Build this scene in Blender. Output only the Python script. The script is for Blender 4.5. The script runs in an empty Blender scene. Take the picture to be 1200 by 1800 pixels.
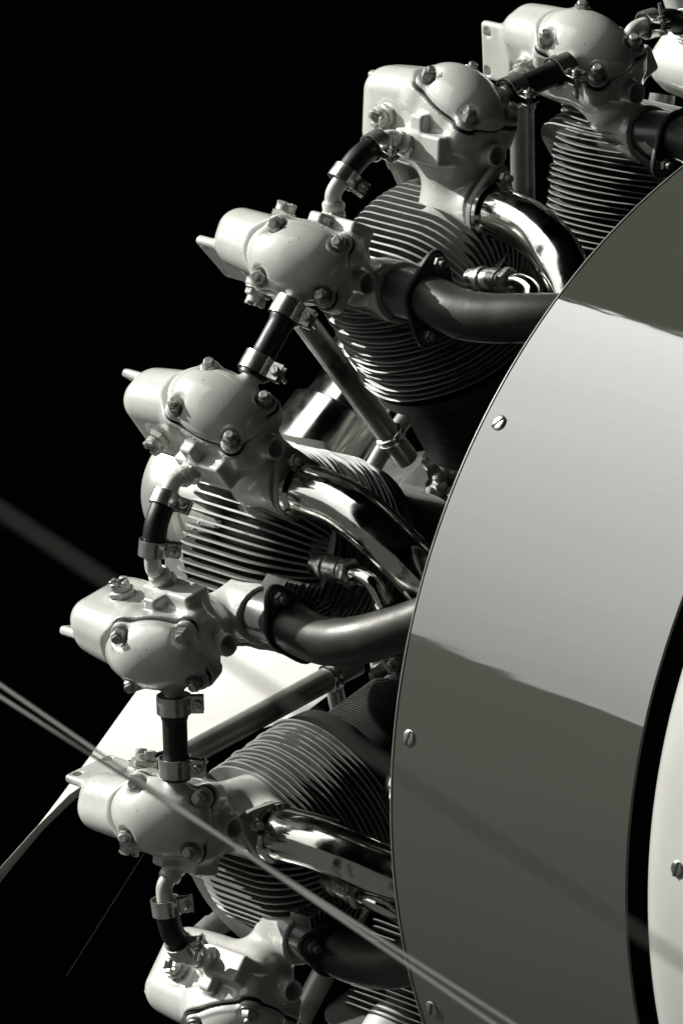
import bpy, math, random
import numpy as np
from mathutils import Matrix, Vector
random.seed(7); rng = np.random.default_rng(7)
sc = bpy.context.scene
COL = sc.collection
PI = math.pi

# ------------------------------------------------------------------ camera
CAM_R = np.array([[-0.640, -0.714, 0.283], [-0.191, -0.209, -0.959], [0.744, -0.668, -0.003]])   # rows: right, down, forward
_f = CAM_R[2] / np.linalg.norm(CAM_R[2]); _r = CAM_R[0] - _f * (CAM_R[0] @ _f); _r /= np.linalg.norm(_r); _d = np.cross(_f, _r)
CAM_R = np.array([_r, _d, _f]); CAM_C = np.array([-5.054, 4.882, 0.039]); FPX = 14019.3
cam = bpy.data.cameras.new('camera'); cam_ob = bpy.data.objects.new('camera', cam); COL.objects.link(cam_ob)
m = Matrix.Identity(4)
for i in range(3):
    m[i][0] = _r[i]; m[i][1] = -_d[i]; m[i][2] = -_f[i]; m[i][3] = CAM_C[i]
cam_ob.matrix_world = m
cam.sensor_fit = 'VERTICAL'; cam.sensor_height = 36.0; cam.lens = FPX / 1800 * 36
cam.clip_start = 0.05; cam.clip_end = 200
cam.dof.use_dof = True; cam.dof.focus_distance = 6.72; cam.dof.aperture_fstop = 36
sc.camera = cam_ob

# ------------------------------------------------------------------ light
w = bpy.data.worlds.new('World'); sc.world = w; w.use_nodes = True
w.node_tree.nodes['Background'].inputs[0].default_value = (1, 1, 0.96, 1)
w.node_tree.nodes['Background'].inputs[1].default_value = 0.0004
def lamp(name, kind, loc, direction, energy, **kw):
    l = bpy.data.lights.new(name, kind); l.energy = energy
    for k, v in kw.items(): setattr(l, k, v)
    o = bpy.data.objects.new(name, l); COL.objects.link(o); o.location = loc
    o.rotation_euler = Vector(direction).to_track_quat('-Z', 'Y').to_euler()
    return o
SUN = Vector((0.79, 0.55, 0.32)).normalized()
lamp('sun_lamp', 'SUN', (4, 4, 5), -SUN, 5.0, angle=math.radians(0.6), color=(1, 0.99, 0.95))
# bright sky ahead and left, mirrored in the cowl, added as an area lamp
def sky_area(name, xa, xb, za, zb, y, radiance):
    l = bpy.data.lights.new(name, 'AREA'); l.shape = 'RECTANGLE'; l.size = xb - xa; l.size_y = zb - za
    l.energy = radiance * PI * l.size * l.size_y; l.color = (1, 1, 0.97)
    o = bpy.data.objects.new(name, l); COL.objects.link(o); o.location = ((xa + xb) / 2, y, (za + zb) / 2)
    o.rotation_euler = (math.radians(-90), 0, 0)
    return o
def graded(o, lo, hi):                                            # brighter toward the top of the opening
    l = o.data; l.use_nodes = True; nt = l.node_tree; em = nt.nodes['Emission']
    g = nt.nodes.new('ShaderNodeNewGeometry'); sp = nt.nodes.new('ShaderNodeSeparateXYZ'); mr = nt.nodes.new('ShaderNodeMapRange')
    nt.links.new(g.outputs['Parametric'], sp.inputs[0]); nt.links.new(sp.outputs['Y'], mr.inputs['Value'])
    mr.inputs['To Min'].default_value = lo; mr.inputs['To Max'].default_value = hi; nt.links.new(mr.outputs[0], em.inputs['Strength'])
graded(sky_area('sky_lamp', 1.0, 18.0, -1.36, 7.0, 6.0, 1.0), 2.05, 0.62)
lamp('bounce_fill', 'AREA', (3.0, 6.0, -3.0), (0, 0, 1), 0.065 * PI * 16 * 18, shape='RECTANGLE', size=16, size_y=18, color=(1, 1, 0.96))  # unseen fill lamp added below to lift the chrome and dark cowl
vs = sc.view_settings; vs.view_transform = 'Standard'; vs.look = 'None'; vs.exposure = 0.3; vs.gamma = 1

# ------------------------------------------------------------------ materials
def mat(name, col, rough=0.4, metal=0.0, ior=1.5, bump=0.0, bscale=60, var=0.0, vscale=25, specks=0.0, stain=None, sscale=14, sthr=0.6, coat=0.0, rvar=0.0, stretch=None, grit=0.0):
    m = bpy.data.materials.new(name); m.use_nodes = True; nt = m.node_tree; N = nt.nodes; L = nt.links
    b = N['Principled BSDF']; b.inputs['Base Color'].default_value = (*col, 1); b.inputs['Roughness'].default_value = rough
    b.inputs['Metallic'].default_value = metal; b.inputs['IOR'].default_value = ior
    if coat: b.inputs['Coat Weight'].default_value = coat; b.inputs['Coat Roughness'].default_value = 0.08
    tc = N.new('ShaderNodeTexCoord'); src = tc.outputs['Object']
    if stretch:
        mp = N.new('ShaderNodeMapping'); mp.inputs['Scale'].default_value = stretch; L.new(src, mp.inputs[0]); src = mp.outputs[0]
    def noise(scale, detail=4):
        n = N.new('ShaderNodeTexNoise'); n.inputs['Scale'].default_value = scale; n.inputs['Detail'].default_value = detail
        L.new(src, n.inputs['Vector']); return n.outputs['Fac']
    def ramp(fac, a, c):
        r = N.new('ShaderNodeMapRange'); r.inputs['From Min'].default_value = a; r.inputs['From Max'].default_value = c
        r.clamp = True; L.new(fac, r.inputs['Value']); return r.outputs['Result']
    def mix(fac, ca, cb):
        x = N.new('ShaderNodeMix'); x.data_type = 'RGBA'
        if hasattr(fac, 'is_linked') or not isinstance(fac, float): L.new(fac, x.inputs['Factor'])
        else: x.inputs['Factor'].default_value = fac
        for s, v in (('A', ca), ('B', cb)):
            k = [q for q in x.inputs if q.name == s and q.type == 'RGBA'][0]
            if isinstance(v, tuple): k.default_value = (*v, 1)
            else: L.new(v, k)
        return [q for q in x.outputs if q.type == 'RGBA'][0]
    cur = None
    if var:
        dk = tuple(c * (1 - var) for c in col); lt = tuple(min(1, c * (1 + var * 0.6)) for c in col)
        cur = mix(ramp(noise(vscale), 0.3, 0.7), dk, lt)
    if stain:
        cur = mix(ramp(noise(sscale, 6), sthr, sthr + 0.1), cur or col, stain)
    if specks:
        v = N.new('ShaderNodeTexNoise'); v.inputs['Scale'].default_value = 330; v.inputs['Detail'].default_value = 1
        L.new(src, v.inputs['Vector'])
        cur = mix(ramp(v.outputs['Fac'], 0.78 - specks, 0.80 - specks), cur or col, tuple(c * 0.25 for c in col))
    if cur: L.new(cur, b.inputs['Base Color'])
    if rvar:
        r = N.new('ShaderNodeMapRange'); r.inputs['From Min'].default_value = 0.3; r.inputs['From Max'].default_value = 0.7
        r.inputs['To Min'].default_value = max(0.02, rough - rvar); r.inputs['To Max'].default_value = rough + rvar
        L.new(noise(vscale * 1.7), r.inputs['Value']); L.new(r.outputs[0], b.inputs['Roughness'])
    if bump:
        bp = N.new('ShaderNodeBump'); bp.inputs['Strength'].default_value = bump; bp.inputs['Distance'].default_value = 0.001
        L.new(noise(bscale, 3), bp.inputs['Height']); out = bp.outputs[0]
        if grit:
            b2 = N.new('ShaderNodeBump'); b2.inputs['Strength'].default_value = grit; b2.inputs['Distance'].default_value = 0.0004
            L.new(noise(420, 2), b2.inputs['Height']); L.new(out, b2.inputs['Normal']); out = b2.outputs[0]
        L.new(out, b.inputs['Normal'])
    return m
T = lambda v: (v, v * 0.995, v * 0.93)
M = {
 'enamel': mat('enamel', T(0.62), 0.26, ior=1.7, bump=0.14, bscale=45, var=0.17, vscale=16, specks=0.04, stain=T(0.26), sscale=17, sthr=0.62, coat=0.6, rvar=0.08, grit=0.10),
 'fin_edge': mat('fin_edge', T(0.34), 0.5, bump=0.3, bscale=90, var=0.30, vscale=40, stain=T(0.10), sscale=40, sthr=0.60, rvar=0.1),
 'fin': mat('fin', T(0.12), 0.44, bump=0.3, bscale=70, var=0.35, vscale=24, stain=T(0.08), sscale=18, sthr=0.58, rvar=0.12),  # fin sides: shade of the gaps put into the colour
 'barrel': mat('barrel', T(0.07), 0.38, metal=0.2, var=0.35, vscale=30, bump=0.2, rvar=0.1),
 'chrome': mat('chrome', T(0.82), 0.12, metal=1.0, bump=0.38, bscale=30, var=0.14, vscale=30, stain=T(0.10), sscale=42, sthr=0.565, rvar=0.07),
 'steel': mat('steel', T(0.55), 0.30, metal=0.9, var=0.35, vscale=60, bump=0.3, bscale=150, stain=T(0.08), sscale=60, sthr=0.58, rvar=0.1),
 'nut': mat('nut', T(0.45), 0.36, metal=0.4, var=0.4, vscale=120, bump=0.3, bscale=200, stain=T(0.08), sscale=90, sthr=0.60, rvar=0.12),
 'clamp': mat('clamp', T(0.72), 0.24, metal=0.85, var=0.2, vscale=60, bump=0.15, bscale=120, stain=T(0.2), sscale=50, sthr=0.64, rvar=0.08),
 'rubber': mat('rubber', T(0.012), 0.45, bump=0.3, bscale=120, var=0.3),
 'exhaust': mat('exhaust', (0.050, 0.049, 0.042), 0.46, metal=0.45, bump=0.35, bscale=60, var=0.45, vscale=16, stain=T(0.03), sscale=11, sthr=0.55, rvar=0.12),
 'dark': mat('dark', T(0.018), 0.5, bump=0.2, var=0.3),
 'black': mat('black', T(0.004), 0.8, var=0.2),
 'tube': mat('tube', T(0.30), 0.35, metal=0.3, var=0.25, bump=0.15, stain=T(0.06), sscale=20, sthr=0.6, rvar=0.1),
 'case': mat('case', T(0.09), 0.35, var=0.3, bump=0.3, coat=0.2, stain=T(0.05), sthr=0.58, rvar=0.1),
 'polished': mat('polished', T(0.82), 0.13, metal=1.0, bump=0.12, bscale=20, var=0.08, rvar=0.05),
 'satin': mat('satin', T(0.75), 0.34, metal=0.7, bump=0.1, bscale=20, var=0.1),
 'blade': mat('blade', T(0.68), 0.34, metal=0.0, bump=0.1, bscale=30, var=0.12, vscale=9, rvar=0.08),
 'cowl': mat('cowl', (0.075, 0.074, 0.060), 0.045, ior=3.3, var=0.10, vscale=12, bump=0.30, bscale=30, rvar=0.03, stretch=(0.05, 1, 1), grit=0.02),
 'white': mat('white', T(0.5), 0.28, var=0.04, bump=0.04, bscale=20, coat=0.3),
 'pale_wire': mat('pale_wire', T(0.92), 0.5, var=0.05),
 'wire': mat('wire', T(0.42), 0.4, metal=0.5, var=0.1),
}

# ------------------------------------------------------------------ mesh helpers.  cylinder-local axes: x forward, y tangential, z radial
def nrm(v): v = np.asarray(v, float); return v / np.linalg.norm(v)
def frame(d):
    d = nrm(d); h = np.array([0, 0, 1.0]) if abs(d[2]) < 0.9 else np.array([1.0, 0, 0])
    u = nrm(np.cross(h, d)); return u, np.cross(d, u), d
class MB:
    def __init__(s): s.v = []; s.f = []
    def add(s, V, Fs):
        n = len(s.v); s.v += [tuple(map(float, q)) for q in V]; s.f += [tuple(i + n for i in f) for f in Fs]; return s
    def rings(s, rings, closed=False, cap=True):
        n = len(rings[0]); V = [p for r in rings for p in r]; Fs = []; k = len(rings)
        for i in range(k if closed else k - 1):
            a = i * n; b = ((i + 1) % k) * n
            for j in range(n):
                j2 = (j + 1) % n; Fs.append((a + j, a + j2, b + j2, b + j))
        if cap and not closed: Fs += [tuple(range(n))[::-1], tuple(range((k - 1) * n, k * n))]
        return s.add(V, Fs)
    def lathe(s, o, d, prof, seg=24, cap=True, roll=0.0):          # prof: (distance along d, radius)
        u, v, d = frame(d); o = np.asarray(o, float)
        an = np.arange(seg) * 2 * PI / seg + roll
        return s.rings([[o + d * h + (u * math.cos(a) + v * math.sin(a)) * r for a in an] for h, r in prof], cap=cap)
    def hexn(s, o, d, r, h, roll=0.0):
        return s.lathe(o, d, [(0, r * 0.93), (h * 0.12, r), (h * 0.82, r), (h, r * 0.86)], 6, roll=roll)
    def tube(s, path, rad, seg=20, cap=True):
        P = np.array(path, float); n = len(P); rad = rad if hasattr(rad, '__len__') else [rad] * n
        t = np.gradient(P, axis=0); t /= np.linalg.norm(t, axis=1)[:, None]
        u, v, _ = frame(t[0]); R = []
        an = np.arange(seg) * 2 * PI / seg
        for i in range(n):
            u = u - t[i] * (u @ t[i]); u /= np.linalg.norm(u); v = np.cross(t[i], u)
            R.append([P[i] + (u * math.cos(a) + v * math.sin(a)) * rad[i] for a in an])
        return s.rings(R, cap=cap)
    def box(s, c, ax, half, bev=0.0):
        ax = [nrm(a) for a in ax]; c = np.asarray(c, float)
        if np.dot(np.cross(ax[0], ax[1]), ax[2]) < 0: ax[2] = -ax[2]
        h0, h1, h2 = half; b = min(bev, min(half) * 0.9)
        if b <= 0: prof = [(-h2, 0), (h2, 0)]
        else: prof = [(-h2, b), (-h2 + b, 0), (h2 - b, 0), (h2, b)]
        R = []
        for z, k in prof:
            x, y, q = h0 - k, h1 - k, max(b - k * 0.3, 0)
            pts = [(x - q, -y), (x, -y + q), (x, y - q), (x - q, y), (-x + q, y), (-x, y - q), (-x, -y + q), (-x + q, -y)] if b > 0 else [(x, -y), (x, y), (-x, y), (-x, -y)]
            R.append([c + ax[0] * px + ax[1] * py + ax[2] * z for px, py in pts])
        return s.rings(R)
    def prism(s, o, ax, outline, h0, h1, bev=0.0):                  # outline in (ax0, ax1), extruded along ax2
        ax = [nrm(a) for a in ax]; o = np.asarray(o, float); q = np.array(outline, float); c = q.mean(0)
        lv = [(h0, 1), (h1, 1)] if bev == 0 else [(h0, 0), (h0 + bev, 1), (h1 - bev, 1), (h1, 0)]
        R = []
        for z, k in lv:
            qq = q if k else c + (q - c) * (1 - bev / np.linalg.norm(q - c, axis=1))[:, None]
            R.append([o + ax[0] * a + ax[1] * b + ax[2] * z for a, b in qq])
        if np.dot(np.cross(ax[0], ax[1]), ax[2]) < 0: R = [r[::-1] for r in R]
        return s.rings(R)
    def mesh(s, name, material, angle=38, mirror=False):
        me = bpy.data.meshes.new(name); V = s.v; Fs = s.f
        if mirror: V = [(x, -y, z) for x, y, z in V]; Fs = [f[::-1] for f in Fs]
        me.from_pydata(V, [], Fs); finish(me, material, angle); return me
def finish(me, material, angle=38):
    me.materials.append(M[material]); me.update()
    me.polygons.foreach_set('use_smooth', [True] * len(me.polygons))
    if angle: me.set_sharp_from_angle(angle=math.radians(angle))
def edged(me, rule):                                              # lighter rims, so the dark sides paint in shaded gaps
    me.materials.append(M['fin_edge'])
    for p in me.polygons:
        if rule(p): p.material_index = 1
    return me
def both(name, mb, material, angle=38):
    return {'B': mb.mesh(name, material, angle), 'A': mb.mesh(name, material, angle, True)}
def spline(pts, n=10):
    P = [np.asarray(p, float) for p in pts]; P = [2 * P[0] - P[1]] + P + [2 * P[-1] - P[-2]]; out = []
    for i in range(1, len(P) - 2):
        for k in range(n):
            t = k / n; a, b, c, d = P[i - 1:i + 3]
            out.append(0.5 * ((2 * b) + (c - a) * t + (2 * a - 5 * b + 4 * c - d) * t * t + (3 * b - a - 3 * c + d) * t ** 3))
    out.append(P[-2]); return np.array(out)

# signed distance surface -> mesh (surface nets)
def surface_net(fun, lo, hi, h):
    lo = np.array(lo, float); n = np.ceil((np.array(hi) - lo) / h).astype(int) + 1
    g = [lo[i] + h * np.arange(n[i]) for i in range(3)]
    X, Y, Z = np.meshgrid(*g, indexing='ij'); D = fun(X, Y, Z).astype(np.float32); S = D < 0
    cs = [(i, j, k) for i in (0, 1) for j in (0, 1) for k in (0, 1)]
    sl = lambda A, c: A[c[0]:A.shape[0] - 1 + c[0], c[1]:A.shape[1] - 1 + c[1], c[2]:A.shape[2] - 1 + c[2]]
    cnt = sum(sl(S, c).astype(np.int8) for c in cs); act = (cnt > 0) & (cnt < 8)
    idx = np.argwhere(act); vid = -np.ones(act.shape, int); vid[act] = np.arange(len(idx))
    acc = np.zeros((len(idx), 3)); num = np.zeros(len(idx))
    vals = {c: sl(D, c)[act] for c in cs}
    for c in cs:
        for ax in range(3):
            if c[ax] == 0:
                c2 = list(c); c2[ax] = 1; a = vals[c]; b = vals[tuple(c2)]; cr = (a < 0) != (b < 0)
                t = np.where(cr, a / np.where(cr, a - b, 1), 0); p = np.tile(np.array(c, float), (len(idx), 1)); p[:, ax] += t
                acc[cr] += p[cr]; num[cr] += 1
    V = lo + h * (idx + acc / num[:, None]); Fs = []
    for ax in range(3):
        u, v = (ax + 1) % 3, (ax + 2) % 3
        A = np.take(S, range(0, n[ax] - 1), ax); B = np.take(S, range(1, n[ax]), ax)
        e = np.argwhere(A != B); e = e[(e[:, u] > 0) & (e[:, v] > 0) & (e[:, u] < n[u] - 1) & (e[:, v] < n[v] - 1)]
        ins = A[tuple(e.T)]
        def q(du, dv):
            k = e.copy(); k[:, u] -= du; k[:, v] -= dv; return vid[tuple(k.T)]
        F4 = np.stack([q(1, 1), q(0, 1), q(0, 0), q(1, 0)], 1); F4[~ins] = F4[~ins][:, ::-1]
        Fs.append(F4)
    return V, np.concatenate(Fs)
def sdf_both(name, fun, lo, hi, h, material):
    V, Fs = surface_net(fun, lo, hi, h); out = {}
    for s in 'BA':
        me = bpy.data.meshes.new(name); VV = V.copy(); FF = Fs
        if s == 'A': VV[:, 1] *= -1; FF = Fs[:, ::-1]
        me.from_pydata(VV.tolist(), [], FF.tolist()); finish(me, material, 0); out[s] = me
    return out
def smin(a, b, k): h = np.clip(0.5 + 0.5 * (b - a) / k, 0, 1); return b * (1 - h) + a * h - k * h * (1 - h)
def smax(a, b, k): return -smin(-a, -b, k)
def rbox(x, y, z, hx, hy, hz, r):
    qx, qy, qz = abs(x) - hx + r, abs(y) - hy + r, abs(z) - hz + r
    return np.sqrt(np.maximum(qx, 0) ** 2 + np.maximum(qy, 0) ** 2 + np.maximum(qz, 0) ** 2) + np.minimum(np.maximum(qx, np.maximum(qy, qz)), 0) - r
def capsule(X, Y, Z, a, b, ra, rb):
    a = np.array(a); b = np.array(b); d = b - a; L2 = d @ d
    t = np.clip(((X - a[0]) * d[0] + (Y - a[1]) * d[1] + (Z - a[2]) * d[2]) / L2, 0, 1)
    return np.sqrt((X - a[0] - d[0] * t) ** 2 + (Y - a[1] - d[1] * t) ** 2 + (Z - a[2] - d[2] * t) ** 2) - (ra + (rb - ra) * t)
def rod(X, Y, Z, a, b, r):
    a = np.array(a); b = np.array(b); L = np.linalg.norm(b - a); d = (b - a) / L
    t = (X - a[0]) * d[0] + (Y - a[1]) * d[1] + (Z - a[2]) * d[2]
    rr = np.sqrt(np.maximum((X - a[0]) ** 2 + (Y - a[1]) ** 2 + (Z - a[2]) ** 2 - t * t, 0)) - r
    return np.maximum(rr, np.maximum(-t, t - L))

# ------------------------------------------------------------------ objects
def obj(name, me, parent=None, mw=None):
    o = bpy.data.objects.new(name, me); COL.objects.link(o)
    if parent is not None: o.parent = parent
    if mw is not None: o.matrix_local = mw
    return o
def tag(o, label=None, cat=None, group=None, kind=None):
    for k, v in (('label', label), ('category', cat), ('group', group), ('kind', kind)):
        if v: o[k] = v
    return o
PHI0 = math.radians(13.679); PITCH = math.radians(40)
def cylmat(k):
    p = PHI0 + (k - 1) * PITCH; s, c = math.sin(p), math.cos(p)
    return Matrix(((1, 0, 0, 0), (0, c, s, 0), (0, -s, c, 0), (0, 0, 0, 1)))

# rocker box frame: O centre of the cover studs, e1 forward, e2 to the outer side, e3 out of the cover
O = np.array([0.0, 0.105, 0.500]); E1 = nrm([0.054, 0.0155, 0.022]); E2 = nrm([0, 0.0375, -0.026]); E3 = nrm(np.cross(E1, E2))
if E3[2] < 0: E3 = -E3
H3 = np.array([0, -E2[2], E2[1]])
def loc(a, b, c): return O + E1 * a + E2 * b + E3 * c
def lxh(x, b, h): return np.array([x, 0, 0]) + np.array([0, O[1], O[2]]) + E2 * b + H3 * h
STUDS = [(0.030, -0.0235), (-0.030, -0.0235), (0.030, 0.0235), (-0.030, 0.0235)]
OUT_P = np.array([-0.010, 0.129, 0.489]); OUT_D = nrm([0, 0.94, -0.342])
FIT_P = np.array([0.020, 0.048, 0.499]); PLUG_P = np.array([0.063, 0.069, 0.504]); PLUG2 = np.array([0.058, 0.125, 0.471])
def abc(X, Y, Z):
    dx, dy, dz = X - O[0], Y - O[1], Z - O[2]
    return [dx * e[0] + dy * e[1] + dz * e[2] for e in (E1, E2, E3)]
def outline(a, b, grow=0.0):
    a2 = a - 0.004; rx = np.where(a2 > 0, 0.047, 0.043)
    k = np.sqrt((a2 / rx) ** 2 + (b / 0.0325) ** 2) + 1e-9
    d = (k - 1) * np.sqrt(a2 ** 2 + b ** 2) / k
    for p, q in STUDS: d = smin(d, np.sqrt((a - p) ** 2 + (b - q) ** 2) - 0.0092, 0.006)
    return d - grow
def housing(X, Y, Z, slim=0.0):
    a, b, c = abc(X, Y, Z); dy, dz = Y - O[1], Z - O[2]
    bb = dy * E2[1] + dz * E2[2]; hh = dy * H3[1] + dz * H3[2]
    fr = np.clip((X - 0.045) / 0.07, 0, 1.3)
    tp = 1 + 0.16 * fr ** 1.5
    d = rbox(X - 0.040, (bb + 0.004 + 0.004 * fr) * tp, (hh + 0.018) * (1 + 0.16 * fr ** 1.5), 0.070, 0.0275, 0.043, 0.023)
    seat = np.maximum(outline(a, b, 0.0022), np.maximum(c, -c - 0.020))
    d = smin(d, seat, 0.008)
    # neck down to the head, port to the rear
    d = smin(d, capsule(X, Y, Z, (0.004, 0.078, 0.462), (0.008, 0.050, 0.415), 0.027 - slim * 0.7, 0.036 - slim), 0.020)
    d = smin(d, rod(X, Y, Z, (0.0, 0.050, 0.424), (-0.036, 0.055, 0.431), 0.0265), 0.012)
    d = smin(d, rod(X, Y, Z, (0.0, 0.085, 0.469), (-0.044, 0.085, 0.469), 0.0100), 0.006)
    d = smax(d, -rod(X, Y, Z, (-0.026, 0.085, 0.469), (-0.06, 0.085, 0.469), 0.0074), 0.0015)
    # lug under the drain fitting, ridge beside it
    d = smin(d, rbox(X - 0.008, bb + 0.034, hh + 0.034, 0.030, 0.012, 0.013, 0.003), 0.005)
    d = smin(d, rbox(X - 0.012, bb + 0.033, hh + 0.022, 0.008, 0.012, 0.016, 0.003), 0.004)
    d = smin(d, rod(X, Y, Z, PLUG_P + E2 * 0.02, PLUG_P + E2 * 0.001, 0.0135), 0.004)
    d = smax(d, c + 0.0006, 0.001)
    # mounting tab with two holes
    ty, tz = Y - 0.1085, Z - 0.481; tn = ty * 0.982 - tz * 0.19; tl = ty * 0.19 + tz * 0.982
    tab = rbox(X - 0.112, tn, tl, 0.020, 0.0042, 0.026, 0.0035)
    tab = smax(tab, -(np.sqrt((X - 0.122) ** 2 + (tl - 0.017) ** 2) - 0.0040), 0.001)
    tab = smax(tab, -(np.sqrt((X - 0.124) ** 2 + (tl + 0.018) ** 2) - 0.0040), 0.001)
    d = smin(d, rod(X, Y, Z, PLUG2 - E2 * 0.02, PLUG2 - E2 * 0.003, 0.0135), 0.004)
    return smin(d, tab, 0.005)
def cover(X, Y, Z):
    a, b, c = abc(X, Y, Z)
    fl = smax(outline(a, b), np.maximum(c - 0.0070, 0.0024 - c), 0.0015)
    def ell(ca, cb, cc, ra, rb, rc):
        k0 = np.sqrt(((a - ca) / ra) ** 2 + ((b - cb) / rb) ** 2 + ((c - cc) / rc) ** 2); k1 = np.sqrt(((a - ca) / ra ** 2) ** 2 + ((b - cb) / rb ** 2) ** 2 + ((c - cc) / rc ** 2) ** 2) + 1e-9
        return k0 * (k0 - 1) / k1
    dome = smin(ell(-0.003, 0, 0.002, 0.0390, 0.0315, 0.0258), ell(0.018, 0, 0.0, 0.0315, 0.0270, 0.0220), 0.014)
    dome = smax(dome, 0.0024 - c, 0.001)
    for p, q in STUDS:
        well = np.maximum(np.sqrt((a - p) ** 2 + (b - q) ** 2) - 0.0084, 0.0070 - c)
        dome = smax(dome, -well, 0.004)
    d = smin(dome, fl, 0.003)
    return smin(d, rod(X, Y, Z, OUT_P - OUT_D * 0.028, OUT_P + OUT_D * 0.020, 0.0080), 0.006)
ME = {}
ME['rocker_box'] = sdf_both('rocker_box', housing, (-0.062, 0.005, 0.37), (0.142, 0.165, 0.56), 0.0014, 'enamel')
ME['rocker_box']['B'] = sdf_both('rocker_box', lambda X, Y, Z: housing(X, Y, Z, 0.014), (-0.062, 0.005, 0.37), (0.142, 0.165, 0.56), 0.0014, 'enamel')['B']
ME['rocker_cover'] = sdf_both('rocker_cover', cover, (-0.075, 0.045, 0.44), (0.07, 0.165, 0.58), 0.0012, 'enamel')
gk = sdf_both('cover_gasket', lambda X, Y, Z: (lambda a, b, c: np.maximum(outline(a, b, 0.0002), np.maximum(c - 0.0028, -0.003 - c)))(*abc(X, Y, Z)), (-0.075, 0.045, 0.44), (0.07, 0.165, 0.56), 0.0016, 'black')
ME['cover_gasket'] = gk
NUTS = []
for i, (a, b) in enumerate(STUDS):
    q = MB(); p = loc(a, b, 0.0072); q.lathe(p, E3, [(0, 0.0082), (0.0014, 0.0082), (0.0018, 0.0076)], 20)
    q.hexn(p + E3 * 0.0018, E3, 0.0066, 0.0075, roll=i * 0.4); q.lathe(p + E3 * 0.0085, E3, [(0, 0.0040), (0.004, 0.0040), (0.0048, 0.0032)], 14)
    NUTS.append(both('cover_nut', q, 'nut'))
def plug(p, d):
    q = MB()
    q.lathe(p, d, [(0, 0.0125), (0.0015, 0.0125), (0.002, 0.0118)], 24); q.hexn(p + d * 0.002, d, 0.0114, 0.0060, 0.3)
    q.lathe(p + d * 0.0078, d, [(0, 0.0085), (0.0050, 0.0085), (0.0055, 0.0080), (0.0055, 0.0048), (0.001, 0.0046)], 20)
    u, v, _ = frame(d)
    for k in range(4):
        an = k * PI / 2 + 0.3; rad = u * math.cos(an) + v * math.sin(an)
        q.box(p + d * 0.0142 + rad * 0.0066, (np.cross(d, rad), rad, d), (0.0034, 0.0019, 0.0016), 0.0005)
    return both('adjuster_plug', q, 'nut')
ME['adjuster_plug'] = [plug(PLUG_P + E2 * 0.001, -E2), plug(PLUG2 - E2 * 0.003, E2)]
# drain fitting: hex, collar and bent tube toward the middle of the head
FD = nrm([0, -0.55, 0.83])
q = MB(); q.hexn(FIT_P - FD * 0.004, FD, 0.0112, 0.009, 0.2); q.lathe(FIT_P + FD * 0.005, FD, [(0, 0.0092), (0.003, 0.0098), (0.006, 0.0098), (0.008, 0.0086)], 20)
HP = spline([FIT_P + FD * 0.008, FIT_P + FD * 0.020, (0.019, 0.022, 0.521), (0.018, 0.004, 0.5245)], 8)
q.tube(HP, 0.0072, 18)
ME['drain_fitting'] = both('drain_fitting', q, 'enamel')

# intake and exhaust pipes
def flange(c, n, g, d, r, th):
    n = nrm(n); ax = nrm([0, math.sin(g), math.cos(g)]); ax = nrm(ax - n * (ax @ n)); ay = np.cross(n, ax); pts = []
    for an in np.arange(44) * 2 * PI / 44:
        ca, sa = math.cos(an), math.sin(an)
        base = r * 1.24
        lob = max(0.0, abs(ca)) ** 6 * (d + 0.011 - base)
        pts.append((ca * (base + lob), sa * (base + lob * 0.35)))
    return MB().prism(c, (ax, ay, n), pts, 0, th, 0.0012), [c + ax * d, c - ax * d], n
IN_S = np.array([-0.036, 0.055, 0.431]); IN_N = nrm([-1, 0.02, -0.04])
IN_PATH = spline([IN_S, (-0.060, 0.0555, 0.4300), (-0.090, 0.053, 0.4255), (-0.122, 0.043, 0.418), (-0.152, 0.026, 0.404), (-0.176, 0.006, 0.382), (-0.192, -0.012, 0.350), (-0.200, -0.024, 0.31), (-0.205, -0.03, 0.26)], 8)
q = MB().tube(IN_PATH, 0.0225, 36); ME['intake_pipe'] = both('intake_pipe', q, 'chrome', 60)
fl, bolts, n = flange(IN_S, IN_N, math.radians(48), 0.031, 0.0215, 0.0075); ME['intake_flange'] = both('pipe_flange', fl, 'fin_edge')
q = MB().lathe(IN_S + n * 0.0075, n, [(0, 0.0262), (0.004, 0.0262), (0.007, 0.0235)], 32); ME['intake_collar'] = both('pipe_collar', q, 'chrome')
def bolt(p, n, r=0.0058):
    q = MB(); q.lathe(p, n, [(0, r * 1.35), (0.0012, r * 1.35)], 18); q.hexn(p + n * 0.0012, n, r, 0.006, 0.5); q.lathe(p + n * 0.007, n, [(0, r * 0.6), (0.005, r * 0.6), (0.006, r * 0.45)], 12); return q
ME['intake_bolt'] = [both('flange_bolt', bolt(p + n * 0.0075, n), 'nut') for p in bolts]
EX_S = np.array([-0.036, 0.054, 0.431]); EX_N = nrm([-1, 0.10, 0.12]); EX_F = np.array([-0.074, 0.0555, 0.434])
q = MB().tube(spline([EX_S + [0.012, 0, 0], EX_S, EX_F], 6), 0.0225, 32); ME['exhaust_port'] = both('exhaust_port', q, 'case')
EX_PATH = spline([EX_F, (-0.090, 0.0590, 0.4345), (-0.117, 0.0605, 0.4315), (-0.150, 0.0530, 0.428), (-0.19, 0.035, 0.422), (-0.24, 0.005, 0.405), (-0.30, -0.02, 0.38), (-0.36, -0.03, 0.35)], 8)
q = MB().tube(EX_PATH, 0.0205, 36); ME['exhaust_pipe'] = both('exhaust_pipe', q, 'exhaust', 60)
seam = MB().tube(EX_PATH[6:] + np.array([0, 0.0138, -0.0156]), 0.0012, 8); ME['weld_seam'] = both('weld_seam', seam, 'steel')
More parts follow.
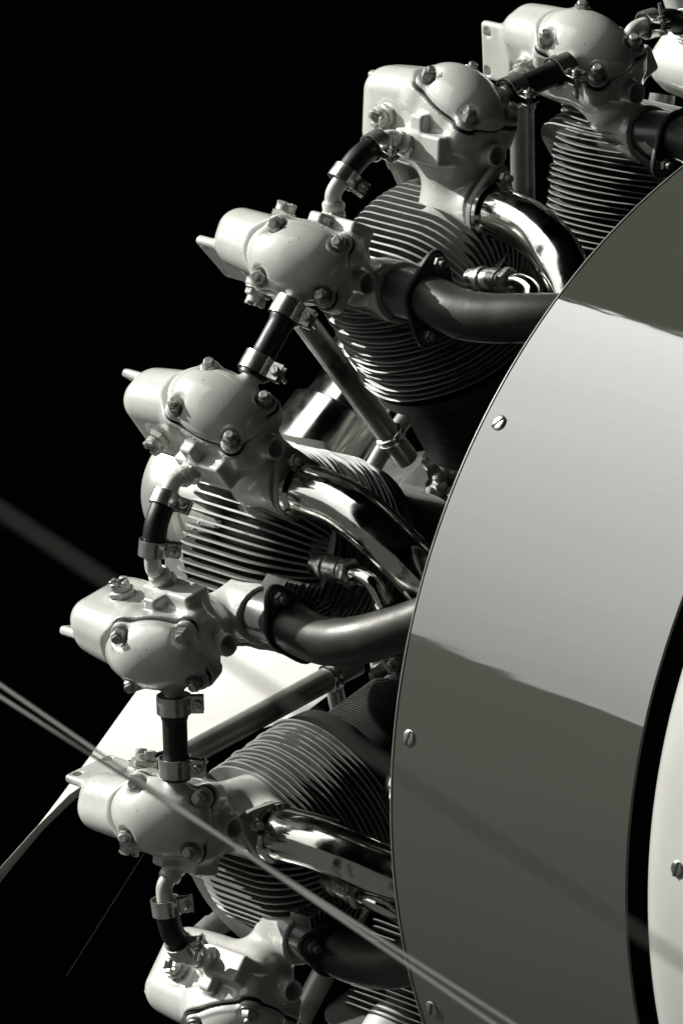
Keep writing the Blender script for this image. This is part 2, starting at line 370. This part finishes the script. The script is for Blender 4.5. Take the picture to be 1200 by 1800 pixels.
fl, bolts, n = flange(EX_F - EX_N * 0.003, EX_N, math.radians(-42), 0.031, 0.0205, 0.0055); ME['exhaust_flange'] = both('pipe_flange', fl, 'dark')
ME['exhaust_bolt'] = [both('flange_bolt', bolt(p + n * 0.0055, n), 'case') for p in bolts]
# push rod tube: from the box front down to the nose case
PR0 = np.array([0.1045, 0.0835, 0.447]); PR1 = np.array([0.088, 0.061, 0.215])
q = MB().lathe(PR0, PR1 - PR0, [(0, 0.0115), (0.014, 0.0122), (0.016, 0.0108), (np.linalg.norm(PR1 - PR0), 0.0108)], 20)
ME['push_rod_tube'] = both('push_rod_tube', q, 'tube')
dn = nrm(PR1 - PR0); q = MB()
for h in (-0.034, -0.028): q.lathe(PR1 + dn * h, dn, [(0, 0.0112), (0.001, 0.0130), (0.003, 0.0130), (0.004, 0.0112)], 20)
ME['tube_clip'] = both('tube_clip', q, 'chrome')

# cylinder: barrel with its fine fins, head core
XC = 0.018
prof = [(0.170, 0.060), (0.196, 0.060), (0.196, 0.079), (0.204, 0.079), (0.206, 0.066), (0.228, 0.066)]
nf = 26
for i in range(nf):
    r0 = 0.229 + i * 0.075 / nf; s = 0.075 / nf
    prof += [(r0, 0.0655), (r0 + s * 0.1, 0.0700), (r0 + s * 0.42, 0.0700), (r0 + s * 0.52, 0.0655)]
prof += [(0.304, 0.066), (0.305, 0.080), (0.318, 0.083), (0.321, 0.060), (0.33, 0.001)]
q = MB().lathe((XC, 0, 0), (0, 0, 1), prof, 56, roll=0.1); ME['barrel'] = q.mesh('cylinder_barrel', 'barrel', 35)
q = MB().lathe((XC, 0, 0), (0, 0, 1), [(0.3035, 0.060), (0.3045, 0.0835), (0.319, 0.0865), (0.3215, 0.064), (0.39, 0.062), (0.405, 0.056), (0.42, 0.040), (0.428, 0.020), (0.429, 0.001)], 56); ME['head'] = q.mesh('cylinder_head', 'dark', 35)  # core coloured near black, painting the shade deep between the fins
def disc_fin(z, R, th, seed, cut=None):
    rg = np.random.default_rng(seed); ph = rg.uniform(0, 6, 3); rows = []
    an = np.arange(72) * 2 * PI / 72
    wob = 0.0008 * np.sin(3 * an + ph[0]) + 0.0006 * np.sin(7 * an + ph[1]) + rg.normal(0, 0.00009, 72); zz = 0.0006 * np.sin(2 * an + ph[2]) + 0.0002 * np.sin(5 * an + ph[0])
    out = []
    for rr, dz in ((0.060, -th), (R - 0.0012, -th * 0.7), (R, 0), (R - 0.0012, th * 0.7), (0.060, th)):
        k = 1.0 if rr > 0.07 else 0.0
        rad = np.full(72, rr) + wob * k
        out.append([(XC + math.cos(a) * r_, max(math.sin(a) * r_, -1.0 if cut is None else cut), z + dz + w_ * k) for a, r_, w_ in zip(an, rad, zz)])
    return MB().rings(out, closed=True)
FINS = []
NH = 22
for i in range(NH):
    z = 0.3275 + i * 0.0054
    R = 0.0890 - 0.0035 * abs(math.sin(i * 1.7)) * 0.3
    if i > 15: R = 0.0890 - 0.0008 * (i - 15)
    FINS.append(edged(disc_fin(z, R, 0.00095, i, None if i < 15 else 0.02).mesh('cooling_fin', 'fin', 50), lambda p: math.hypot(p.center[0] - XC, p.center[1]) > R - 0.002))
# fan of fins across the top of the head, between the two boxes
def fan_fin(al, seed):
    s, c = math.sin(al), math.cos(al); base = np.array([0, 0.0, 0.335]); er = np.array([0, s, c]); et = np.array([0, c, -s])
    top = 0.113 + 0.010 * abs(al) / 0.7; x0, x1 = -0.062, 0.086
    pts = [(x0, 0.060), (x1, 0.060), (x1 + 0.004, top - 0.040)]
    for k in range(7):
        a = k / 6 * PI / 2; pts.append((x1 + 0.004 - 0.030 * (1 - math.cos(a)), top - 0.030 + 0.030 * math.sin(a)))
    for k in range(9):
        a = k / 8 * PI / 2; pts.append((x0 + 0.060 * (1 - math.sin(a)), top - 0.050 + 0.050 * math.cos(a)))
    return MB().prism(base, ((1, 0, 0), er, et), pts, -0.00095, 0.00095)
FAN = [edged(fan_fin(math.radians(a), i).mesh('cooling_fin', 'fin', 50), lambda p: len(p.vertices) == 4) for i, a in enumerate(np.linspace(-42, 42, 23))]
q = []
BASEN = []
for i in range(12):
    a = (i + 0.5) * 2 * PI / 12; p = np.array([XC + math.cos(a) * 0.0735, math.sin(a) * 0.0735, 0.204])
    b = MB(); b.hexn(p, (0, 0, 1), 0.0075, 0.009, 0.3 * i); b.lathe(p + [0, 0, 0.008], (0, 0, 1), [(0, 0.0042), (0.005, 0.0042), (0.006, 0.003)], 12); BASEN.append(b.mesh('base_nut', 'nut'))
# rear spark plug with its lead elbow
SP = spline([(-0.060, 0.003, 0.408), (-0.118, 0.001, 0.416)], 2)
sd = nrm(SP[-1] - SP[0]); s0 = SP[0]
q = MB().lathe(s0, sd, [(0, 0.010), (0.012, 0.010), (0.013, 0.0118), (0.018, 0.0118), (0.019, 0.0100), (0.024, 0.0100), (0.025, 0.0108), (0.040, 0.0108), (0.041, 0.0095), (0.045, 0.0095)], 24)
ME['spark_plug'] = q.mesh('spark_plug', 'steel')
q = MB().hexn(s0 + sd * 0.045, sd, 0.0125, 0.010); ME['spark_nut'] = q.mesh('lead_nut', 'steel')
el = spline([s0 + sd * 0.055, s0 + sd * 0.068, s0 + sd * 0.082 + np.array([0, 0.004, -0.004]), s0 + sd * 0.090 + np.array([0, 0.016, -0.012])], 6)
q = MB().tube(el, 0.0078, 18); q.lathe(el[-1], el[-1] - el[-2], [(0, 0.0095), (0.005, 0.0095), (0.006, 0.0075), (0.004, 0.0045)], 18)
ME['lead_elbow'] = q.mesh('lead_elbow', 'chrome')
# middle hose with its two clamps
mid = spline([HP[-14] , HP[-6], (0.018, 0.0, 0.525), HP[-6] * [1, -1, 1], HP[-14] * [1, -1, 1]], 6)
HOSE_M = MB().tube(mid[2:-2], 0.0102, 22).mesh('rubber_hose', 'rubber')
def clamp(c, d, side, r=0.0118, wd=0.0085, slot=True):
    d = nrm(d); side = np.asarray(side, float); side = nrm(side - d * (side @ d)); ot = np.cross(d, side)
    q = MB(); r = r + 0.0006; an = np.linspace(0.32, 2 * PI - 0.32, 40)
    ring = []
    for a in an:
        rad = side * math.cos(a) + ot * math.sin(a)
        ring.append([c + rad * r - d * wd, c + rad * (r + 0.0010) - d * wd, c + rad * (r + 0.0010) + d * wd, c + rad * r + d * wd])
    q.rings(ring)
    for sg in (1, -1):                                             # the two ears
        q.box(c + side * (r + 0.0045) + ot * sg * 0.0036, (side, d, ot), (0.0068, wd * 0.95, 0.0008), 0.0004)
    e = c + side * (r + 0.0062)
    q.lathe(e + ot * 0.0044, ot, [(0, 0.0042), (0.0028, 0.0042), (0.0034, 0.0036)], 16)
    q.box(e + ot * 0.0080, (nrm(side + d), nrm(side - d), ot), (0.0034, 0.0006, 0.0009))
    q.lathe(e - ot * 0.020, ot, [(0, 0.0018), (0.022, 0.0018)], 10); q.hexn(e - ot * 0.0085, ot, 0.0040, 0.004)
    return q
cm = len(mid) // 2
def clamp_side(k, turn): return np.array(cylmat(k).to_3x3().transposed() @ Vector(CAM_R[0] + turn * CAM_R[2]))
def mid_clamps(k): return [clamp(mid[i], mid[i + 1] - mid[i - 1], clamp_side(k, random.uniform(-0.6, 0.15)), 0.0112, random.uniform(0.0064, 0.0074)).mesh('hose_clamp', 'clamp') for i in (4, len(mid) - 5)]
# hose to the next cylinder
PA = np.array([-0.010, 0.5057 * math.sin(math.radians(40) - math.atan2(0.129, 0.489)), 0.5057 * math.cos(math.radians(40) - math.atan2(0.129, 0.489))])
dl = nrm(PA - OUT_P); LL = np.linalg.norm(PA - OUT_P)
def hose_l(r=0.0106):
    n = 26; P = [OUT_P + dl * (LL * (0.10 + 0.80 * i / n)) for i in range(n + 1)]
    R = []
    for i in range(n + 1):
        t = i / n; e = min(t, 1 - t)
        R.append(r + (0.0016 if e < 0.24 else 0.0016 * max(0, 1 - (e - 0.24) / 0.06)))
    return MB().tube(P, R, 24)
HOSE_L = hose_l().mesh('rubber_hose', 'rubber')
def link_clamps(k): return [clamp(OUT_P + dl * LL * f, dl, clamp_side(k, random.uniform(-0.55, 0.2)), 0.0132, random.uniform(0.0074, 0.0086)).mesh('hose_clamp', 'clamp') for f in (0.20 + random.uniform(-0.02, 0.03), 0.80 + random.uniform(-0.03, 0.02))]

# ------------------------------------------------------------------ the engine
eng = bpy.data.objects.new('radial_engine', None); COL.objects.link(eng); eng.empty_display_size = 0.1
tag(eng, 'pale enamelled radial aircraft engine with finned cylinders and chrome intake pipes', 'engine')
def part(name, me, k): return obj(name, me, eng, cylmat(k))
for k in range(0, 6):
    br = part('cylinder_barrel', ME['barrel'], k)
    for b in BASEN: obj('base_nut', b, br)
    hd = part('cylinder_head', ME['head'], k)
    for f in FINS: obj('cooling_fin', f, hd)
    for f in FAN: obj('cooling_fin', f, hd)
    for s in 'AB':
        rb = part('rocker_box', ME['rocker_box'][s], k)
        obj('rocker_cover', ME['rocker_cover'][s], rb); obj('cover_gasket', ME['cover_gasket'][s], rb)
        for n_ in NUTS: obj('cover_nut', n_[s], rb)
        [obj('adjuster_plug', g_[s], rb) for g_ in ME['adjuster_plug']]; obj('drain_fitting', ME['drain_fitting'][s], rb)
        pr = part('push_rod_tube', ME['push_rod_tube'][s], k); obj('tube_clip', ME['tube_clip'][s], pr)
    ip = part('intake_pipe', ME['intake_pipe']['A'], k); ip['label'] = 'polished chrome intake pipe'
    obj('pipe_flange', ME['intake_flange']['A'], ip); obj('pipe_collar', ME['intake_collar']['A'], ip)
    for b in ME['intake_bolt']: obj('flange_bolt', b['A'], ip)
    ep = part('exhaust_pipe', ME['exhaust_pipe']['B'], k); ep['label'] = 'dark heat stained exhaust pipe'
    obj('exhaust_port', ME['exhaust_port']['B'], ep); obj('pipe_flange', ME['exhaust_flange']['B'], ep); obj('weld_seam', ME['weld_seam']['B'], ep)
    for b in ME['exhaust_bolt']: obj('flange_bolt', b['B'], ep)
    sp = part('spark_plug', ME['spark_plug'], k); obj('lead_nut', ME['spark_nut'], sp); obj('lead_elbow', ME['lead_elbow'], sp)
    h = part('rubber_hose', HOSE_M, k)
    for c in mid_clamps(k): obj('hose_clamp', c, h)
    if k < 5:
        h = part('rubber_hose', HOSE_L, k)
        for c in link_clamps(k): obj('hose_clamp', c, h)
# crankcase with a flat pad under every cylinder, nose case and ignition ring
def crank():
    q = MB(); R = []
    for x, r in ((-0.16, 0.15), (-0.12, 0.180), (-0.065, 0.197), (0.098, 0.197), (0.120, 0.185), (0.150, 0.150), (0.21, 0.115), (0.30, 0.085), (0.33, 0.06)):
        ring = []
        for j in range(72):
            a = PHI0 + j * 2 * PI / 72; m_ = ((a - PHI0 + PITCH / 2) % PITCH) - PITCH / 2
            rr = r / math.cos(m_) * 0.985 if r > 0.19 else r
            ring.append((x, rr * math.sin(a), rr * math.cos(a)))
        R.append(ring)
    return q.rings(R)
cc = obj('crankcase', crank().mesh('crankcase', 'case', 30), eng)
an = np.linspace(0, 2 * PI, 121)
rg = MB(); rg.rings([[(0.100 + 0.0078 * math.cos(b), (0.242 + 0.0078 * math.sin(b)) * math.sin(a), (0.242 + 0.0078 * math.sin(b)) * math.cos(a)) for b in np.arange(16) * 2 * PI / 16] for a in an[:-1]], closed=True)
ir = obj('ignition_ring', rg.mesh('ignition_ring', 'tube', 60), eng)

# ------------------------------------------------------------------ propeller
prop = bpy.data.objects.new('propeller', None); COL.objects.link(prop); prop.location = (0.464, 0, 0)
tag(prop, 'pale propeller blade and polished hub ahead of the engine, seen from behind', 'propeller')
def blade():
    R = []
    rs = [(0.06, 0.20, 92, 0.22), (0.10, 0.23, 91, 0.17), (0.15, 0.235, 89, 0.13), (0.20, 0.235, 85, 0.10), (0.245, 0.23, 77, 0.08), (0.295, 0.225, 66, 0.06), (0.345, 0.22, 56.5, 0.05), (0.39, 0.215, 52.5, 0.035), (0.43, 0.21, 51, 0.03), (0.50, 0.21, 49.5, 0.03), (0.65, 0.205, 43, 0.03), (0.85, 0.20, 34, 0.04), (1.05, 0.17, 26, 0.05), (1.17, 0.12, 22, 0.05), (1.22, 0.04, 21, 0.05)]
    for r, ch, be, tk in rs:
        be = math.radians(be); cdir = np.array([math.sin(be), math.cos(be), 0]); ndir = np.array([math.cos(be), -math.sin(be), 0]); ring = []
        for a in np.arange(28) * 2 * PI / 28:
            xx = math.cos(a); yy = math.sin(a); ring.append(np.array([0, 0, r]) + cdir * ch * (xx * 0.5 - 0.46) + ndir * ch * tk * 0.5 * yy * (1 if tk > 0.5 else (0.75 + 0.35 * xx)))
        R.append(ring)
    return MB().rings(R).mesh('blade', 'blade', 60)
BL = blade()
fer = MB().lathe((0, 0, 0.05), (0, 0, 1), [(0, 0.058), (0.052, 0.058), (0.056, 0.050), (0.100, 0.050), (0.104, 0.058), (0.118, 0.060), (0.122, 0.054), (0.128, 0.046)], 40).mesh('blade_ferrule', 'polished')
PP = math.radians(-27.1)
for an_ in (PP, PP + PI):
    s, c = math.sin(an_), math.cos(an_); mm = Matrix(((1, 0, 0, 0), (0, c, s, 0), (0, -s, c, 0), (0, 0, 0, 1)))
    fr_ = obj('blade_ferrule', fer, prop, mm)
    if an_ > 0: obj('blade', BL, prop, mm)
q = MB().lathe((-0.10, 0, 0), (1, 0, 0), [(0, 0.045), (0.04, 0.06), (0.06, 0.075), (0.13, 0.078), (0.15, 0.06), (0.16, 0.058), (0.18, 0.058), (0.185, 0.062), (0.215, 0.062), (0.235, 0.057), (0.250, 0.040), (0.258, 0.018), (0.259, 0.001)], 48)
obj('hub', q.mesh('hub', 'satin'), prop)
# ------------------------------------------------------------------ cowling
cow = bpy.data.objects.new('engine_cowling', None); COL.objects.link(cow); cow.location = (-0.33, 0, 0)
tag(cow, 'dark glossy ring cowling behind the cylinders, reflecting a bright band of sky', 'cowling')
def sect(kind):
    out = []
    for j in range(240):
        p = j * 2 * PI / 240; s, c = math.sin(p), math.cos(p)
        if kind == 0: out.append((0.536 * s, 0.536 * c))
        else:
            az = 0.557 if c > 0 else 0.492; by = 0.518
            k = math.hypot(az * c, by * s); out.append((by * by * s / k, az * az * c / k - 0.026))
    return np.array(out)
S0, S1 = sect(0), sect(1)
def cw(t): return S0 * (1 - t) + S1 * t
def cowl_skin(x0, x1, t0, t1, name, material, lip=0.0):
    rows = []; n = 10
    def row(x, S, off):
        c_ = S / np.linalg.norm(S, axis=1)[:, None]
        return [(x + 0.33, *(p + d * off)) for p, d in zip(S, c_)]
    for i in range(n + 1):
        t = i / n; rows.append(row(x0 + (x1 - x0) * t, cw(t0 + (t1 - t0) * t), 0))
    for i in range(n, -1, -1):
        t = i / n; rows.append(row(x0 + (x1 - x0) * t, cw(t0 + (t1 - t0) * t), -0.0028))
    return MB().rings([r[::-1] for r in rows], closed=True).mesh(name, material, 50)
skin = obj('cowl_panel', cowl_skin(-0.33, -0.60, 0, 1, 'cowl_panel', 'cowl'), cow)
rim = MB(); rr = []
for a in np.linspace(0, 2 * PI, 241)[:-1]:
    rr.append([(0.0 + 0.0011 * math.cos(b), (0.5358 + 0.0011 * math.sin(b)) * math.sin(a), (0.5358 + 0.0011 * math.sin(b)) * math.cos(a)) for b in np.arange(8) * PI / 4])
obj('rim_edge', rim.rings(rr, closed=True).mesh('rim_edge', 'tube', 60), cow)
def screw(p, n, roll):
    q = MB(); n = nrm(n); q.lathe(p - n * 0.001, n, [(0, 0.0068), (0.0013, 0.0068), (0.0021, 0.0060), (0.0025, 0.0042), (0.0026, 0.001)], 24)
    u, v, _ = frame(n); q2 = nrm(u * math.cos(roll) + v * math.sin(roll))
    return q, q2
def back(u, v, x):
    d = CAM_R.T @ np.array([(u - 600) / FPX, (v - 900) / FPX, 1.0]); s = (x - CAM_C[0]) / d[0]; return CAM_C + d * s
def screws(parent, angs, x, S, roll, ox):
    for p, ro in zip(angs, roll):
        s, c = math.sin(math.radians(p)), math.cos(math.radians(p)); j = np.argmax(S @ np.array([s, c])); y, z = S[j]
        pos = np.array([x - ox, y, z]); n = np.array([0, s, c])
        q, sl = screw(pos, n, ro); o = obj('screw', q.mesh('screw', 'steel'), parent)
        b = MB().box(pos + n * 0.0014, (sl, np.cross(n, sl), n), (0.0064, 0.0009, 0.0006)); obj('screw_slot', b.mesh('screw_slot', 'black'), o)
screws(cow, [77.0, 104.6, 130.0, 156], -0.347, cw(0.06), [0.9, 1.2, 1.1, 0.5], -0.33)
# dark bulkhead inside the cowling and the joint behind it
q = MB().lathe((-0.03, 0, 0), (-1, 0, 0), [(0, 0.20), (0.01, 0.49), (0.25, 0.49), (0.29, 0.492), (0.34, 0.492)], 96, cap=False)
obj('bulkhead', q.mesh('bulkhead', 'black'), cow)
fus = bpy.data.objects.new('fuselage_panel', None); COL.objects.link(fus); fus.location = (-0.616, 0, 0)
tag(fus, 'white fuselage skin with rolled front edge behind the dark cowling joint', 'fuselage panel')
rows = []
cS = S1 / np.linalg.norm(S1, axis=1)[:, None]
for x, off in ((-0.002, -0.022), (0.0, -0.012), (-0.004, -0.006), (-0.012, -0.002), (-0.024, 0.0), (-0.04, 0.002), (-0.25, 0.006), (-0.6, 0.008), (-0.6, 0.002), (-0.04, -0.003), (-0.02, -0.02)):
    rows.append([(x, *(p + d * off)) for p, d in zip(S1, cS)])
obj('skin', MB().rings([r[::-1] for r in rows], closed=True).mesh('skin', 'white', 60), fus)
screws(fus, [107.5, 88, 128], -0.662, S1 + cS * 0.0026, [1.2, 0.4, 0.9], -0.616)
# ------------------------------------------------------------------ bracing wires near the camera
def at(u, v, z):
    return CAM_C + z * (CAM_R.T @ np.array([(u - 600) / FPX, (v - 900) / FPX, 1.0]))
def wire(name, p0, p1, wd, th, label, group=None, material='wire', ext=0.25):
    a, b = np.array(p0), np.array(p1); d = nrm(b - a); a = a - d * ext; b = b + d * ext; c = a
    u, v, _ = frame(d); L = np.linalg.norm(b - a)
    o = bpy.data.objects.new(name, MB().rings([[u * math.cos(t) * wd + v * math.sin(t) * th + d * h for t in np.arange(14) * 2 * PI / 14] for h in np.linspace(0, L, 12)]).mesh(name, material, 60))
    COL.objects.link(o); o.location = tuple(c); return tag(o, label, 'wire', group)
wire('bracing_wire', at(0, 1203, 4.6), at(868, 1800, 4.4), 0.0011, 0.0011, 'thin blurred bracing wire, upper of the close pair at the left edge', 'bracing wires in the foreground')
wire('bracing_wire', at(0, 1224, 4.65), at(902, 1800, 4.45), 0.0011, 0.0011, 'thin blurred bracing wire, lower of the close pair at the left edge', 'bracing wires in the foreground')
wire('bracing_wire', at(0, 897, 2.1), at(1200, 1692, 2.05), 0.0009, 0.0009, 'broad very blurred bracing wire crossing from mid left to lower right', 'bracing wires in the foreground', 'pale_wire')
wire('control_cable', at(254, 1500, 7.7), at(118, 1715, 7.7), 0.0003, 0.0003, 'faint thin cable hanging in the dark below the lower left rocker box', None, 'black', 0.0)
# pale strut beyond the engine at the top right corner
p0, p1 = at(995, -557, 7.4), at(1281, 222, 7.4); d = nrm(p1 - p0); u, v, _ = frame(d)
st = bpy.data.objects.new('wing_strut', MB().rings([[u * math.cos(t) * 0.020 + v * math.sin(t) * 0.020 * (0.6 + 0.4 * h) + d * np.linalg.norm(p1 - p0) * h for t in np.arange(24) * 2 * PI / 24] for h in (0, 0.3, 0.6, 1.0)]).mesh('wing_strut', 'white', 60))
COL.objects.link(st); st.location = tuple(p0); tag(st, 'pale white strut end at the top right corner beyond the engine', 'strut')
# polished cap showing between the lower cylinder and the cowling edge
c0 = at(704, 1392, 6.75); q = MB().lathe(c0 - CAM_R[0] * 0.012, CAM_R[0] + CAM_R[2] * 0.4, [(-0.001, 0.004), (0.001, 0.012), (0.005, 0.0175), (0.012, 0.0195), (0.05, 0.0195)], 32)
obj('pipe_cap', q.mesh('pipe_cap', 'polished'), eng)
